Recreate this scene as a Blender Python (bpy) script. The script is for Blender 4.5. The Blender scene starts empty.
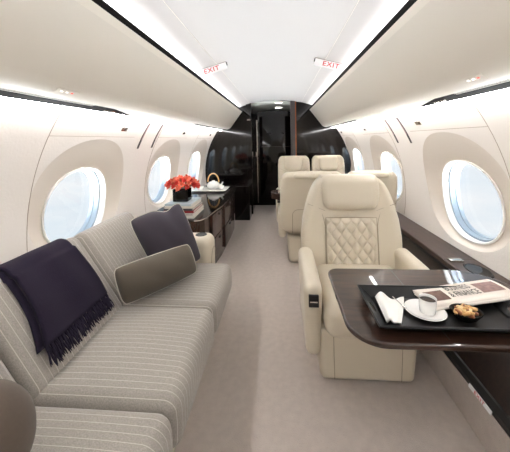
import bpy, math, random
from mathutils import Vector, Matrix
random.seed(7)
PI = math.pi
sc = bpy.context.scene
col = sc.collection

# ------------------------------------------------------------------ camera
def camera():
    F, yaw, pitch, roll = 283.0, math.radians(4.5), math.radians(3.0), math.radians(1.2)
    f = Vector((-math.sin(yaw) * math.cos(pitch), math.cos(yaw) * math.cos(pitch), -math.sin(pitch)))
    rt = f.cross(Vector((0, 0, 1))).normalized(); up = rt.cross(f)
    r2 = rt * math.cos(roll) - up * math.sin(roll); u2 = rt * math.sin(roll) + up * math.cos(roll)
    cd = bpy.data.cameras.new('camera'); co = bpy.data.objects.new('camera', cd); col.objects.link(co)
    m = Matrix((r2, u2, -f)).transposed().to_4x4(); m.translation = Vector((0.066, 0.0, 1.25))
    co.matrix_world = m
    cd.sensor_fit = 'HORIZONTAL'; cd.sensor_width = 36; cd.lens = F / 510 * 36
    d = Vector((0, 1, 0)); a, b, c = d.dot(r2), d.dot(u2), d.dot(f)
    px = 280 - F * a / c; py = 139.5 + F * b / c
    cd.shift_x = (255 - px) / 510; cd.shift_y = (py - 226) / 510
    cd.clip_start = 0.02
    sc.camera = co
camera()

# ------------------------------------------------------------------ sky and exposure
def world():
    w = bpy.data.worlds.new('sky'); sc.world = w; w.use_nodes = True
    nt = w.node_tree; nt.nodes.clear(); N = nt.nodes.new; L = nt.links.new
    out = N('ShaderNodeOutputWorld'); bg = N('ShaderNodeBackground'); L(bg.outputs[0], out.inputs[0])
    tc = N('ShaderNodeTexCoord'); sx = N('ShaderNodeSeparateXYZ'); L(tc.outputs['Generated'], sx.inputs[0])
    mp = N('ShaderNodeMapping'); mp.inputs['Scale'].default_value = (2.2, 2.2, 9); L(tc.outputs['Generated'], mp.inputs[0])
    no = N('ShaderNodeTexNoise'); no.inputs['Scale'].default_value = 1.6; no.inputs['Detail'].default_value = 6; L(mp.outputs[0], no.inputs['Vector'])
    gr = N('ShaderNodeValToRGB'); L(sx.outputs[2], gr.inputs[0])
    e = gr.color_ramp.elements; e[0].position = 0.0; e[0].color = (.80, .88, .94, 1); e[1].position = 0.35; e[1].color = (.62, .78, .95, 1)
    cl = N('ShaderNodeValToRGB'); L(no.outputs[0], cl.inputs[0])
    cl.color_ramp.elements[0].position = .36; cl.color_ramp.elements[1].position = .62
    mx = N('ShaderNodeMixRGB'); L(cl.outputs[0], mx.inputs[0]); L(gr.outputs[0], mx.inputs[1]); mx.inputs[2].default_value = (.95, .965, .98, 1)
    L(mx.outputs[0], bg.inputs[0])
    # much brighter lower sky, added out of view to light the bins from below
    mr = N('ShaderNodeMapRange'); L(sx.outputs[2], mr.inputs[0]); mr.inputs[1].default_value = -.30; mr.inputs[2].default_value = -.52
    mr.inputs[3].default_value = .345; mr.inputs[4].default_value = 17.0; mr.interpolation_type = 'SMOOTHSTEP'
    L(mr.outputs[0], bg.inputs[1])
world()
LED_COVE, LED_WALL = 4.8, 19.0
sc.view_settings.view_transform = 'Standard'; sc.view_settings.look = 'None'
sc.view_settings.exposure = 1.52; sc.view_settings.gamma = 1.0; sc.view_settings.use_curve_mapping = False

# ------------------------------------------------------------------ materials
def srgb(*c):
    return tuple((x / 255 / 12.92 if x / 255 <= .04045 else ((x / 255 + .055) / 1.055) ** 2.4) for x in c) + (1,)
def mat(name, rgb, rough=.5, coat=0, metal=0, bump=0, bscale=60, vary=0, vscale=8, emit=0, spec=.5, coat_r=.03, sheen=0):
    m = bpy.data.materials.new(name); m.use_nodes = True
    nt = m.node_tree; b = nt.nodes['Principled BSDF']; N = nt.nodes.new; L = nt.links.new
    b.inputs['Base Color'].default_value = srgb(*rgb); b.inputs['Roughness'].default_value = rough
    b.inputs['Metallic'].default_value = metal; b.inputs['Coat Weight'].default_value = coat
    b.inputs['Coat Roughness'].default_value = coat_r; b.inputs['Specular IOR Level'].default_value = spec
    b.inputs['Sheen Weight'].default_value = sheen
    tc = N('ShaderNodeTexCoord')
    if vary:
        no = N('ShaderNodeTexNoise'); no.inputs['Scale'].default_value = vscale; no.inputs['Detail'].default_value = 5
        L(tc.outputs['Object'], no.inputs['Vector'])
        mx = N('ShaderNodeMixRGB'); L(no.outputs[0], mx.inputs[0])
        c = srgb(*rgb)
        mx.inputs[1].default_value = tuple(x * (1 - vary) for x in c[:3]) + (1,)
        mx.inputs[2].default_value = tuple(min(1, x * (1 + vary)) for x in c[:3]) + (1,)
        L(mx.outputs[0], b.inputs['Base Color'])
    if bump:
        no = N('ShaderNodeTexNoise'); no.inputs['Scale'].default_value = bscale; no.inputs['Detail'].default_value = 4
        L(tc.outputs['Object'], no.inputs['Vector'])
        bp = N('ShaderNodeBump'); bp.inputs['Strength'].default_value = bump; bp.inputs['Distance'].default_value = .003
        L(no.outputs[0], bp.inputs['Height']); L(bp.outputs[0], b.inputs['Normal'])
    if emit:
        b.inputs['Emission Color'].default_value = srgb(*rgb); b.inputs['Emission Strength'].default_value = emit
    return m
def stripe_mat():
    m = mat('pinstripe_wool', (136, 131, 124), rough=.95, sheen=.15, spec=.2)
    nt = m.node_tree; b = nt.nodes['Principled BSDF']; N = nt.nodes.new; L = nt.links.new
    tc = N('ShaderNodeTexCoord'); sx = N('ShaderNodeSeparateXYZ'); L(tc.outputs['Object'], sx.inputs[0])
    a = N('ShaderNodeMath'); a.operation = 'MULTIPLY'; a.inputs[1].default_value = 1 / .025; L(sx.outputs[1], a.inputs[0])
    fr = N('ShaderNodeMath'); fr.operation = 'FRACT'; L(a.outputs[0], fr.inputs[0])
    lt = N('ShaderNodeMath'); lt.operation = 'LESS_THAN'; lt.inputs[1].default_value = .075; L(fr.outputs[0], lt.inputs[0])
    no = N('ShaderNodeTexNoise'); no.inputs['Scale'].default_value = 260; no.inputs['Detail'].default_value = 3; L(tc.outputs['Object'], no.inputs['Vector'])
    n2 = N('ShaderNodeMath'); n2.operation = 'MULTIPLY'; L(lt.outputs[0], n2.inputs[0]); n2.inputs[1].default_value = .5
    rp = N('ShaderNodeMixRGB'); L(no.outputs[0], rp.inputs[0])
    rp.inputs[1].default_value = srgb(120, 114, 107); rp.inputs[2].default_value = srgb(184, 177, 168)
    mx = N('ShaderNodeMixRGB'); L(n2.outputs[0], mx.inputs[0]); L(rp.outputs[0], mx.inputs[1]); mx.inputs[2].default_value = srgb(226, 218, 205)
    L(mx.outputs[0], b.inputs['Base Color'])
    bp = N('ShaderNodeBump'); bp.inputs['Strength'].default_value = .3; bp.inputs['Distance'].default_value = .002
    L(no.outputs[0], bp.inputs['Height']); L(bp.outputs[0], b.inputs['Normal'])
    return m
def wood_mat(name, a_, b_, rough=.22, coat=.7, axis=(3, 22, 22)):
    m = mat(name, a_, rough=rough, coat=coat, coat_r=.02)
    nt = m.node_tree; b = nt.nodes['Principled BSDF']; N = nt.nodes.new; L = nt.links.new
    tc = N('ShaderNodeTexCoord'); mp = N('ShaderNodeMapping'); mp.inputs['Scale'].default_value = axis; L(tc.outputs['Object'], mp.inputs[0])
    no = N('ShaderNodeTexNoise'); no.inputs['Scale'].default_value = 2.6; no.inputs['Detail'].default_value = 5; no.inputs['Distortion'].default_value = .5
    L(mp.outputs[0], no.inputs['Vector'])
    r = N('ShaderNodeValToRGB'); L(no.outputs[0], r.inputs[0]); r.color_ramp.elements[0].position = .32; r.color_ramp.elements[1].position = .68
    r.color_ramp.elements[0].color = srgb(*a_); r.color_ramp.elements[1].color = srgb(*b_)
    L(r.outputs[0], b.inputs['Base Color'])
    return m
def pane_mat():
    m = bpy.data.materials.new('window_pane_acrylic'); m.use_nodes = True; nt = m.node_tree; nt.nodes.clear(); N = nt.nodes.new; L = nt.links.new
    o = N('ShaderNodeOutputMaterial'); mx = N('ShaderNodeMixShader'); t = N('ShaderNodeBsdfTransparent'); g = N('ShaderNodeBsdfGlossy')
    t.inputs[0].default_value = (.98, .99, 1, 1); g.inputs['Roughness'].default_value = .03
    mx.inputs[0].default_value = .035
    L(t.outputs[0], mx.inputs[1]); L(g.outputs[0], mx.inputs[2]); L(mx.outputs[0], o.inputs[0])
    return m
M = {}
M['leather'] = mat('cream_leather', (209, 198, 178), .42, bump=.12, bscale=180, coat=.12, coat_r=.3)
M['leather_seam'] = mat('cream_leather_seam', (158, 146, 124), .6)
M['bin'] = mat('bin_leather', (246, 240, 228), .45, bump=.08, bscale=200)
M['bin_low'] = mat('bin_lower_lining', (238, 232, 221), .45)
M['wall'] = mat('wall_fabric', (233, 226, 219), .75, bump=.5, bscale=70)
M['scoop'] = mat('window_shroud', (216, 205, 193), .55)
M['white'] = mat('white_plastic', (238, 236, 231), .35)
M['ceil'] = mat('ceiling_panel', (200, 197, 195), .7)
M['black'] = mat('black_lacquer', (12, 8, 7), .07, spec=.4)
M['blackmatte'] = mat('black_matte', (16, 15, 15), .5)
M['psu'] = mat('black_service_rail', (14, 12, 11), .6, spec=.1)
M['wood'] = wood_mat('dark_walnut', (34, 20, 14), (64, 42, 31), rough=.5, coat=1)
M['wood'].node_tree.nodes['Principled BSDF'].inputs['Coat IOR'].default_value = 1.55
M['wood'].node_tree.nodes['Principled BSDF'].inputs['Specular IOR Level'].default_value = .15
M['panel'] = wood_mat('shade_darkened_walnut', (22, 13, 11), (40, 25, 20), rough=.4, coat=.0)  # ledge front walnut with the shade under the table put into its colour
M['wood2'] = wood_mat('dark_walnut_ledge', (52, 36, 28), (72, 52, 41), rough=.45, coat=.15, axis=(22, 3, 22))
M['wood3'] = wood_mat('cabinet_walnut', (46, 28, 22), (62, 40, 33), rough=.25, coat=.5, axis=(22, 3, 3))
M['carpet'] = mat('carpet', (190, 178, 169), .97, bump=1.0, bscale=240, vary=.14, vscale=26, spec=.1, sheen=.2)
M['stripe'] = stripe_mat()
M['sofabase'] = mat('sofa_base_leather', (178, 170, 146), .5)
M['taupe'] = mat('taupe_suede', (92, 80, 70), .9, vary=.1, vscale=90, sheen=.15, spec=.2)
M['navy'] = mat('navy_cashmere', (36, 30, 44), .97, bump=.6, bscale=220, sheen=.05, spec=.1)
M['pilldark'] = mat('slate_cotton', (66, 61, 68), .95, bump=.4, bscale=240, sheen=.1, spec=.15)
M['pilltaupe'] = mat('olive_taupe_cotton', (94, 86, 76), .95, bump=.4, bscale=240, sheen=.1, spec=.15)
M['piping'] = mat('pale_piping', (205, 198, 184), .8)
M['chrome'] = mat('chrome', (190, 186, 180), .2, metal=1)
M['copper'] = mat('copper_trim', (150, 84, 50), .3, metal=1)
M['gold'] = mat('gold_rattan', (224, 176, 112), .35)
M['china'] = mat('white_china', (240, 238, 234), .15, coat=.5)
M['linen'] = mat('white_linen', (238, 235, 230), .85, bump=.2, bscale=160)
M['coffee'] = mat('coffee', (42, 24, 12), .1)
M['tray'] = mat('black_tray_lacquer', (20, 19, 19), .45, spec=.3)
M['nut1'] = mat('nut_tan', (206, 160, 100), .5); M['nut2'] = mat('nut_pale', (228, 200, 150), .5); M['nut3'] = mat('nut_brown', (134, 78, 42), .5)
M['bowl'] = mat('dark_silver_bowl', (70, 66, 62), .2, metal=.8)
M['paper'] = mat('newsprint', (226, 216, 205), .9); M['ink'] = mat('news_ink', (40, 36, 36), .8)
M['photo1'] = mat('news_photo_brown', (110, 84, 74), .8, vary=.7, vscale=70); M['photo2'] = mat('news_photo_pink', (150, 122, 116), .8, vary=.6, vscale=60)
M['red'] = mat('exit_red', (200, 16, 30), .5)
M['signwhite'] = mat('sign_white', (240, 238, 238), .3)
M['ledwhite'] = mat('indicator_white', (255, 255, 250), .4, emit=1.2); M['ledred'] = mat('indicator_red', (255, 90, 80), .4, emit=.9)
M['strip'] = mat('cove_led', (250, 251, 255), .5, emit=LED_COVE); M['wash'] = mat('wall_wash_led', (252, 251, 252), .5, emit=LED_WALL)
M['spot'] = mat('entry_spot', (255, 250, 242), .5, emit=5)
M['pane'] = pane_mat(); M['gasket'] = mat('window_gasket', (150, 164, 176), .4)
M['petal'] = mat('coral_petal', (204, 46, 36), .6, vary=.35, vscale=45); M['petal2'] = mat('salmon_petal', (236, 112, 86), .6, vary=.25, vscale=45)
M['stem'] = mat('green_stem', (70, 104, 50), .6)
M['grey'] = mat('entry_lining', (222, 226, 220), .4); M['greypost'] = mat('grey_post', (58, 54, 54), .3)
M['dslot'] = mat('dark_slot', (48, 38, 36), .4); M['pinkslot'] = mat('pink_grey_insert', (178, 150, 146), .5)

# ------------------------------------------------------------------ mesh helpers
class MB:
    def __init__(s): s.v = []; s.f = []
    def add(s, v, f):
        o = len(s.v); s.v += [tuple(p) for p in v]; s.f += [tuple(i + o for i in q) for q in f]; return s
    def box(s, x0, x1, y0, y1, z0, z1):
        v = [(x, y, z) for z in (z0, z1) for y in (y0, y1) for x in (x0, x1)]
        return s.add(v, [(0, 2, 3, 1), (4, 5, 7, 6), (0, 1, 5, 4), (2, 6, 7, 3), (0, 4, 6, 2), (1, 3, 7, 5)])
    def prism(s, pts, lo, hi, axis='y'):
        n = len(pts); v = []
        for t in (lo, hi):
            for a, b in pts: v.append((a, t, b) if axis == 'y' else ((a, b, t) if axis == 'z' else (t, a, b)))
        f = [(i, (i + 1) % n, n + (i + 1) % n, n + i) for i in range(n)] + [tuple(range(n))[::-1], tuple(range(n, 2 * n))]
        return s.add(v, f)
    def rb(s, c, size, r, n=6, k=3, warp=None):
        """rounded box: centre c, full size, corner radius r, warp(p)->p in local centred coordinates"""
        h = [q / 2 for q in size]; r = min([r] + [q * .999 for q in h]); idx = {}
        def axis_pts(hh):
            inn = hh - r; a = [inn * (-1 + 2 * i / n) for i in range(n + 1)] if inn > 1e-6 else [0.0]
            e = [inn + r * math.tan(PI / 4 * i / k) for i in range(1, k + 1)]
            return [-q for q in reversed(e)] + a + e
        A = [axis_pts(q) for q in h]; V = []; Fc = []
        def vid(p):
            key = tuple(round(q, 6) for q in p)
            if key not in idx:
                q = [max(-(h[i] - r), min(h[i] - r, p[i])) for i in range(3)]
                d = Vector([p[i] - q[i] for i in range(3)])
                d = d.normalized() * r if d.length > 1e-9 else d
                w = Vector(q) + d
                if warp: w = Vector(warp(w))
                idx[key] = len(V); V.append((w[0] + c[0], w[1] + c[1], w[2] + c[2]))
            return idx[key]
        for ax in range(3):
            b, d = (ax + 1) % 3, (ax + 2) % 3
            for sg in (-1, 1):
                for i in range(len(A[b]) - 1):
                    for j in range(len(A[d]) - 1):
                        q = []
                        for (ii, jj) in ((i, j), (i + 1, j), (i + 1, j + 1), (i, j + 1)):
                            p = [0, 0, 0]; p[ax] = sg * h[ax]; p[b] = A[b][ii]; p[d] = A[d][jj]; q.append(vid(p))
                        Fc.append(tuple(q if sg > 0 else q[::-1]))
        return s.add(V, Fc)
    def tube(s, pts, r, n=8, closed=False):
        pts = [Vector(p) for p in pts]; m = len(pts); v = []
        rr = r if isinstance(r, (list, tuple)) else [r] * m
        pu = None
        for i, p in enumerate(pts):
            if closed: t = pts[(i + 1) % m] - pts[i - 1]
            else: t = pts[min(i + 1, m - 1)] - pts[max(i - 1, 0)]
            t.normalize()
            if pu is None: pu = t.orthogonal().normalized()
            pu = (pu - t * pu.dot(t)).normalized(); w = t.cross(pu)
            for k in range(n):
                a = 2 * PI * k / n; v.append(p + (pu * math.cos(a) + w * math.sin(a)) * rr[i])
        f = []
        for i in range(m if closed else m - 1):
            j = (i + 1) % m
            for k in range(n): f.append((i * n + k, i * n + (k + 1) % n, j * n + (k + 1) % n, j * n + k))
        if not closed: f += [tuple(range(n))[::-1], tuple(range((m - 1) * n, m * n))]
        return s.add(v, f)
    def lathe(s, prof, c=(0, 0, 0), n=28, sx=1, sy=1):
        v = []; f = []; m = len(prof)
        for r, z in prof:
            for k in range(n):
                a = 2 * PI * k / n; v.append((c[0] + r * math.cos(a) * sx, c[1] + r * math.sin(a) * sy, c[2] + z))
        for i in range(m - 1):
            for k in range(n): f.append((i * n + k, i * n + (k + 1) % n, (i + 1) * n + (k + 1) % n, (i + 1) * n + k))
        return s.add(v, f)
    def grid(s, fn, nu, nv):
        v = [fn(i / nu, j / nv) for j in range(nv + 1) for i in range(nu + 1)]
        f = [(j * (nu + 1) + i, j * (nu + 1) + i + 1, (j + 1) * (nu + 1) + i + 1, (j + 1) * (nu + 1) + i) for j in range(nv) for i in range(nu)]
        return s.add(v, f)
    def xf(s, m):
        s.v = [tuple(m @ Vector(p)) for p in s.v]; return s
    def build(s, name, m, parent=None, loc=(0, 0, 0), smooth=True, sharp=40, bevel=0, solid=0):
        me = bpy.data.meshes.new(name); me.from_pydata(s.v, [], s.f); me.validate(); me.update()
        import bmesh
        bm = bmesh.new(); bm.from_mesh(me); bmesh.ops.remove_doubles(bm, verts=bm.verts, dist=1e-6)
        bmesh.ops.recalc_face_normals(bm, faces=bm.faces)
        if smooth:
            for e in bm.edges:
                if len(e.link_faces) == 2 and e.calc_face_angle(0) > math.radians(sharp): e.smooth = False
            for q in bm.faces: q.smooth = True
        bm.to_mesh(me); bm.free()
        me.materials.append(m)
        o = bpy.data.objects.new(name, me); col.objects.link(o); o.location = loc
        if parent: o.parent = parent
        if solid:
            q = o.modifiers.new('thickness', 'SOLIDIFY'); q.thickness = solid; q.offset = 0
        if bevel:
            q = o.modifiers.new('bevel', 'BEVEL'); q.width = bevel; q.segments = 3; q.limit_method = 'ANGLE'
        return o
def tag(o, label=None, cat=None, group=None, kind=None):
    if label: o['label'] = label
    if cat: o['category'] = cat
    if group: o['group'] = group
    if kind: o['kind'] = kind
    return o
def empty(name, loc=(0, 0, 0), rz=0.0, label=None, cat=None, group=None, kind=None):
    o = bpy.data.objects.new(name, None); col.objects.link(o); o.location = loc; o.rotation_euler = (0, 0, rz); o.empty_display_size = .1
    return tag(o, label, cat, group, kind)
def copy_tree(o, parent=None):
    c = o.copy(); col.objects.link(c)
    if parent: c.parent = parent
    for ch in [q for q in bpy.data.objects if q.parent == o]: copy_tree(ch, c)
    return c
def struct(o, label): return tag(o, label, 'room', kind='structure')
def text_mesh(name, body, size, m, parent, mtx, sx=1.0, extrude=.0006, align='CENTER', bold=0.0):
    cu = bpy.data.curves.new(name, 'FONT'); cu.body = body; cu.size = size; cu.extrude = extrude; cu.align_x = align; cu.align_y = 'CENTER'
    cu.offset = bold; cu.space_character = 1.12 if body == 'EXIT' else 1.0; cu.resolution_u = 3
    t = bpy.data.objects.new('tmp_text', cu); col.objects.link(t)
    dg = bpy.context.evaluated_depsgraph_get(); me = bpy.data.meshes.new_from_object(t.evaluated_get(dg))
    bpy.data.objects.remove(t)
    me.transform(Matrix.Diagonal((sx, 1, 1, 1))); me.transform(mtx)
    me.name = name; me.materials.clear(); me.materials.append(m)
    o = bpy.data.objects.new(name, me); col.objects.link(o); o.parent = parent
    return o
def frame(o, x, y):
    """matrix with origin o, local x and y directions"""
    x = Vector(x).normalized(); y = Vector(y); y = (y - x * y.dot(x)).normalized(); z = x.cross(y)
    m = Matrix((x, y, z)).transposed().to_4x4(); m.translation = Vector(o); return m

# ------------------------------------------------------------------ room shell
Y0, Y1 = -2.2, 4.75
RC, ZC = 1.22, .70
def W(z): return math.sqrt(max(0, RC * RC - (z - ZC) ** 2))
def wp(side, y, z, d=0.0):
    w = W(z); nw, nz = w / RC, (z - ZC) / RC
    return (side * (w + d * nw), y, z + d * nz)

struct(MB().box(-1.3, 1.3, Y0 - .1, 5.45, -.05, 0).build('floor', M['carpet'], smooth=False), 'greige wool carpet along the whole cabin')

WINZ = .835
def window_wall(side, centres, name):
    ys = [Y0] + [(a + b) / 2 for a, b in zip(centres, centres[1:])] + [4.9]
    wall = MB(); shroud = MB()
    NS = 72
    def sup(a, b, t, e): 
        c, s_ = math.cos(t), math.sin(t)
        return a * math.copysign(abs(c) ** (2 / e), c), b * math.copysign(abs(s_) ** (2 / e), s_)
    rims = []
    for yc, ya, yb in zip(centres, ys, ys[1:]):
        z0, z1 = 0.0, 1.42
        rings = []
        r0 = []
        for k in range(NS):
            t = 2 * PI * k / NS
            c, s_ = math.cos(t), math.sin(t)
            # point on rectangle border along direction t (aspect-corrected)
            hy = (yb - yc) if c > 0 else (yc - ya); hz = (z1 - .92) if s_ > 0 else (.92 - z0)
            q = max(abs(c), abs(s_)); r0.append((yc + c / q * hy, .92 + s_ / q * hz, 0))
        def ring(a, b, zc, d, e=2.25, dy=0): return [(yc + dy + sup(a, b, 2 * PI * k / NS, e)[0], zc + sup(a, b, 2 * PI * k / NS, e)[1], d) for k in range(NS)]
        ro = ring(.425, .36, .915, 0)
        def lerp(A, B, t): return [tuple(p + (q - p) * t for p, q in zip(a, b)) for a, b in zip(A, B)]
        body = [lerp(r0, ro, i / 8) for i in range(9)]
        sh = [ro, ring(.415, .352, .912, .005), lerp(ring(.415, .352, .912, .012), ring(.299, .260, WINZ, .034), .33),
              lerp(ring(.415, .352, .912, .014), ring(.299, .260, WINZ, .038), .66), ring(.299, .260, WINZ, .041), ring(.285, .248, WINZ, .045)]
        for mb, rs in ((wall, body), (shroud, sh)):
            for A, B in zip(rs, rs[1:]):
                o = len(mb.v)
                for (y, z, d) in A + B: mb.v.append(wp(side, y, z, d))
                for k in range(NS):
                    j = (k + 1) % NS
                    mb.f.append((o + k, o + j, o + NS + j, o + NS + k))
    # corners of each patch are reached through the border ring
    o = wall.build(name, M['wall'], smooth=True, sharp=60)
    struct(o, 'cream fabric covered cabin side wall')
    s2 = shroud.build('window_surround', M['scoop'], o, sharp=60)
    return o
centresR = [-.78, .56, 1.87, 3.12, 4.36]; centresL = [-.90, .40, 1.73, 2.98, 4.22]
wallR = window_wall(1, centresR, 'wall_right'); wallL = window_wall(-1, centresL, 'wall_left')
wn = 0
for side, cs in ((-1, centresL), (1, centresR)):
    for yc in cs:
        wn += 1
        NS = 64
        def rg(a, b, d, e=2.25):
            a *= .95; b *= .97; out = []
            for k in range(NS):
                t = 2 * PI * k / NS; c, s_ = math.cos(t), math.sin(t)
                out.append(wp(side, yc + a * math.copysign(abs(c) ** (2 / e), c), WINZ + b * math.copysign(abs(s_) ** (2 / e), s_), d))
            return out
        def loft(rs):
            mb = MB()
            for i, r in enumerate(rs): mb.v += r
            for i in range(len(rs) - 1):
                for k in range(NS): mb.f.append((i * NS + k, i * NS + (k + 1) % NS, (i + 1) * NS + (k + 1) % NS, (i + 1) * NS + k))
            return mb
        fr = loft([rg(.300, .256, .046), rg(.302, .258, .036), rg(.293, .250, .034), rg(.286, .244, .040), rg(.284, .242, .075)]).build('window_%d' % wn, M['white'], sharp=50)
        struct(fr, 'oval cabin window with white rim')
        loft([rg(.284, .242, .075), rg(.268, .229, .073), rg(.262, .224, .104), rg(.256, .219, .106), rg(.254, .217, .130)]).build('shade_channel', M['gasket'], fr, sharp=50)
        pn = MB(); pn.v = rg(.255, .218, .128); pn.v += [wp(side, yc, WINZ, .128)]
        pn.f = [(k, (k + 1) % NS, NS) for k in range(NS)]
        pn.build('pane', M['pane'], fr)

# crown: opaque lining above bins so that no sky leaks in
crown = [(.985, 1.415), (1.02, 1.50), (.97, 1.72), (.75, 1.95), (0, 2.04), (-.75, 1.95), (-.97, 1.72), (-1.02, 1.50), (-.985, 1.415)]
mb = MB()
for y in (Y0 - .05, 4.9): mb.v += [(a, y, b) for a, b in crown]
n = len(crown); mb.f = [(i, i + 1, n + i + 1, n + i) for i in range(n - 1)]
struct(mb.build('trim_1', M['white'], smooth=False, solid=.01), 'crown lining behind the overhead bins')

# ceiling
cp = [(.69, 1.748), (.68, 1.772), (.655, 1.788), (.60, 1.806), (.52, 1.832), (.43, 1.858), (.42, 1.859), (.30, 1.879), (.15, 1.895), (0, 1.90)]
cp = cp + [(-a, b) for a, b in reversed(cp[:-1])]
mb = MB()
for y in (Y0, 4.76): mb.v += [(a, y, b) for a, b in cp]
n = len(cp); mb.f = [(i, i + 1, n + i + 1, n + i) for i in range(n - 1)]
cl = mb.build('ceiling', M['ceil'], sharp=60); struct(cl, 'white curved ceiling panel')
# fine joint line where the cove meets the dome
for s_ in (-1, 1):
    MB().tube([(s_ * .425, Y0, 1.8572), (s_ * .425, 4.74, 1.8575)], .0012, 6).build('panel_joint', M['bin'], cl)

# side wall top rails, wall wash light slot
for s_, nm in ((-1, 'trim_2'), (1, 'trim_3')):
    P = lambda pts: [(s_ * a, b) for a, b in pts]
    rail = MB().prism(P([(.933, 1.424), (.985, 1.418), (.99, 1.44), (.933, 1.44)]), Y0, Y1)
    r_ = struct(rail.build(nm, M['white'], smooth=False), 'white cornice rail above the side wall')
    MB().prism(P([(.919, 1.421), (.931, 1.418), (.933, 1.430), (.920, 1.434)]), Y0, Y1 - .01).build('wash_light', M['wash'], r_, smooth=False)
    # black service rail, tapering out, then white closeouts, then black strip
    mb = MB(); a0, a1 = .838, .917
    mb.add([(s_ * a0, Y0, 1.441), (s_ * a1, Y0, 1.423), (s_ * a1, 1.50, 1.423), (s_ * (a1 - .006), 1.80, 1.424), (s_ * a0, 1.45, 1.441),
            (s_ * a0, Y0, 1.47), (s_ * a1, Y0, 1.46), (s_ * a1, 1.50, 1.46), (s_ * (a1 - .006), 1.80, 1.46), (s_ * a0, 1.45, 1.47)],
           [(0, 1, 2, 3, 4), (5, 9, 8, 7, 6), (0, 5, 6, 1), (1, 6, 7, 2), (2, 7, 8, 3), (3, 8, 9, 4), (4, 9, 5, 0)])
    mb.build('service_rail', M['psu'], r_, smooth=False)
    MB().prism(P([(.838, 1.444), (.918, 1.427), (.918, 1.49), (.838, 1.49)]), 1.40, 4.74).build('closeout_panel', M['white'], r_, smooth=False)
    MB().prism(P([(.840, 1.4435), (.875, 1.4355), (.875, 1.445), (.840, 1.450)]), 3.05, 4.74).build('dark_closeout', M['psu'], r_, smooth=False)
    for yy in (1.50, 1.56):
        MB().lathe([(.0, -.006), (.010, -.006), (.013, 0)], (s_ * .885, yy, 1.430), 12).build('reading_light', M['chrome'], r_)
    for k in range(3):
        MB().prism(P([(.840 + .009 * k, 1.4400 - .0020 * k), (.843 + .009 * k, 1.4390 - .0020 * k), (.843 + .009 * k, 1.4435 - .0020 * k), (.840 + .009 * k, 1.4435 - .0020 * k)]), Y0, 1.35).build('rail_groove', M['bin_low'], r_, smooth=False)

# wall joints: panel seams and shallow upper panel groove
def wall_line(side, pts, r, m, nm, parent):
    MB().tube([wp(side, y, z, -.0005) for y, z in pts], r, 6).build(nm, m, parent)
M['seam'] = mat('wall_seam', (176, 160, 144), .8)
for side, cs, wl in ((-1, centresL, wallL), (1, centresR, wallR)):
    for i, yc in enumerate(cs):
        if i >= 1:
            wall_line(side, [(yc - .42, 1.40 - .03 * k) for k in range(0, 30)], .0016, M['seam'], 'panel_seam', wl)
        y_a = yc - .42; y_b = min(yc + .40, 4.7)
        wall_line(side, [(y_a + (y_b - y_a) * k / 10, 1.292) for k in range(11)], .0014, M['seam'], 'panel_groove', wl)
        b = MB().rb((0, 0, 0), (.07, .03, .008), .0035, 2, 2); c = wp(side, yc + .21, 1.345); nrm = Vector((side * W(1.345), 0, .645)).normalized()
        f_ = frame(c, (0, 1, 0), Vector((0, 1, 0)).cross(nrm)); b.xf(f_).build('air_gasper', M['chrome'], wl)
    for k, yc in enumerate(cs[2:3]):
        mid = 2.385 if side < 0 else 2.475
        for dy in (-.125, .13):
            z_a, z_b = 1.405, 1.20
            def wstrip(w0, w1, za, zb, d, m, nm):
                mb = MB()
                mb.grid(lambda u, v: wp(side, mid + dy + w0 + (w1 - w0) * u, za + (zb - za) * v, d), 1, 10)
                mb.build(nm, m, wl, smooth=False, solid=.002)
            wstrip(-.014, .014, z_a, z_b, -.0015, M['dslot'], 'air_slot')
            wstrip(-.004, .007, z_a - .005, z_b + .07, -.0035, M['pinkslot'], 'slot_insert')

# aft end wall behind the camera
struct(MB().box(-1.3, 1.3, Y0 - .08, Y0, 0, 2.05).build('wall_back', M['bin'], smooth=False), 'cream aft cabin wall')

# forward bulkhead, entry, door
bl = struct(MB().box(-1.3, -.41, Y1, 4.80, 0, 2.05).build('wall_front', M['black'], smooth=False), 'black gloss lacquer forward bulkhead')
MB().box(.335, 1.3, Y1, 4.80, 0, 2.05).build('bulkhead_panel', M['black'], bl, smooth=False)
MB().box(-.49, -.405, 4.70, 4.76, 0, 1.895).build('door_post', M['black'], bl, smooth=False, bevel=.004)
MB().box(-.475, -.42, 4.694, 4.70, 1.575, 1.60).build('latch', M['chrome'], bl, smooth=False)
MB().box(.245, .32, 4.72, 4.80, 0, 1.895).build('door_post', M['greypost'], bl, smooth=False, bevel=.004)
MB().box(.32, .338, 4.735, 4.80, 0, 1.895).build('copper_edge', M['copper'], bl, smooth=False)
MB().box(-.46, -.42, 4.80, 5.40, 0, 2.0).build('entry_side', M['black'], bl, smooth=False)
MB().box(.34, .38, 4.80, 5.40, 0, 2.0).build('entry_side', M['black'], bl, smooth=False)
MB().box(-.66, -.42, 4.33, 4.75, 0, .54).build('low_cabinet', M['black'], bl, smooth=False, bevel=.006)
mb = MB(); ncu = 12
def ec(u, v):
    x = -.44 + .80 * u; t = (x + .04) / .4; return (x, 4.78 + .60 * v, (1.896 - .10 * v) - .045 * t * t)
mb.grid(ec, ncu, 3)
ecl = mb.build('entry_ceiling', M['grey'], bl, solid=.01)
for v_ in (.12, .62):
    x0, x1 = .00, .13
    z = 1.896 - .10 * v_ - .009
    MB().box(x0, x1, 4.78 + .60 * v_, 4.78 + .60 * v_ + .05, z - .004, z).build('entry_spotlight', M['spot'], bl, smooth=False)
dr = MB().box(-.42, .34, 5.36, 5.40, 0, 2.0).build('door_1', M['black'], smooth=False); struct(dr, 'black gloss forward entry door')
MB().rb((-.02, 5.352, .88), (.60, .02, 1.62), .008, 2, 2).build('door_panel', M['black'], dr)
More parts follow.
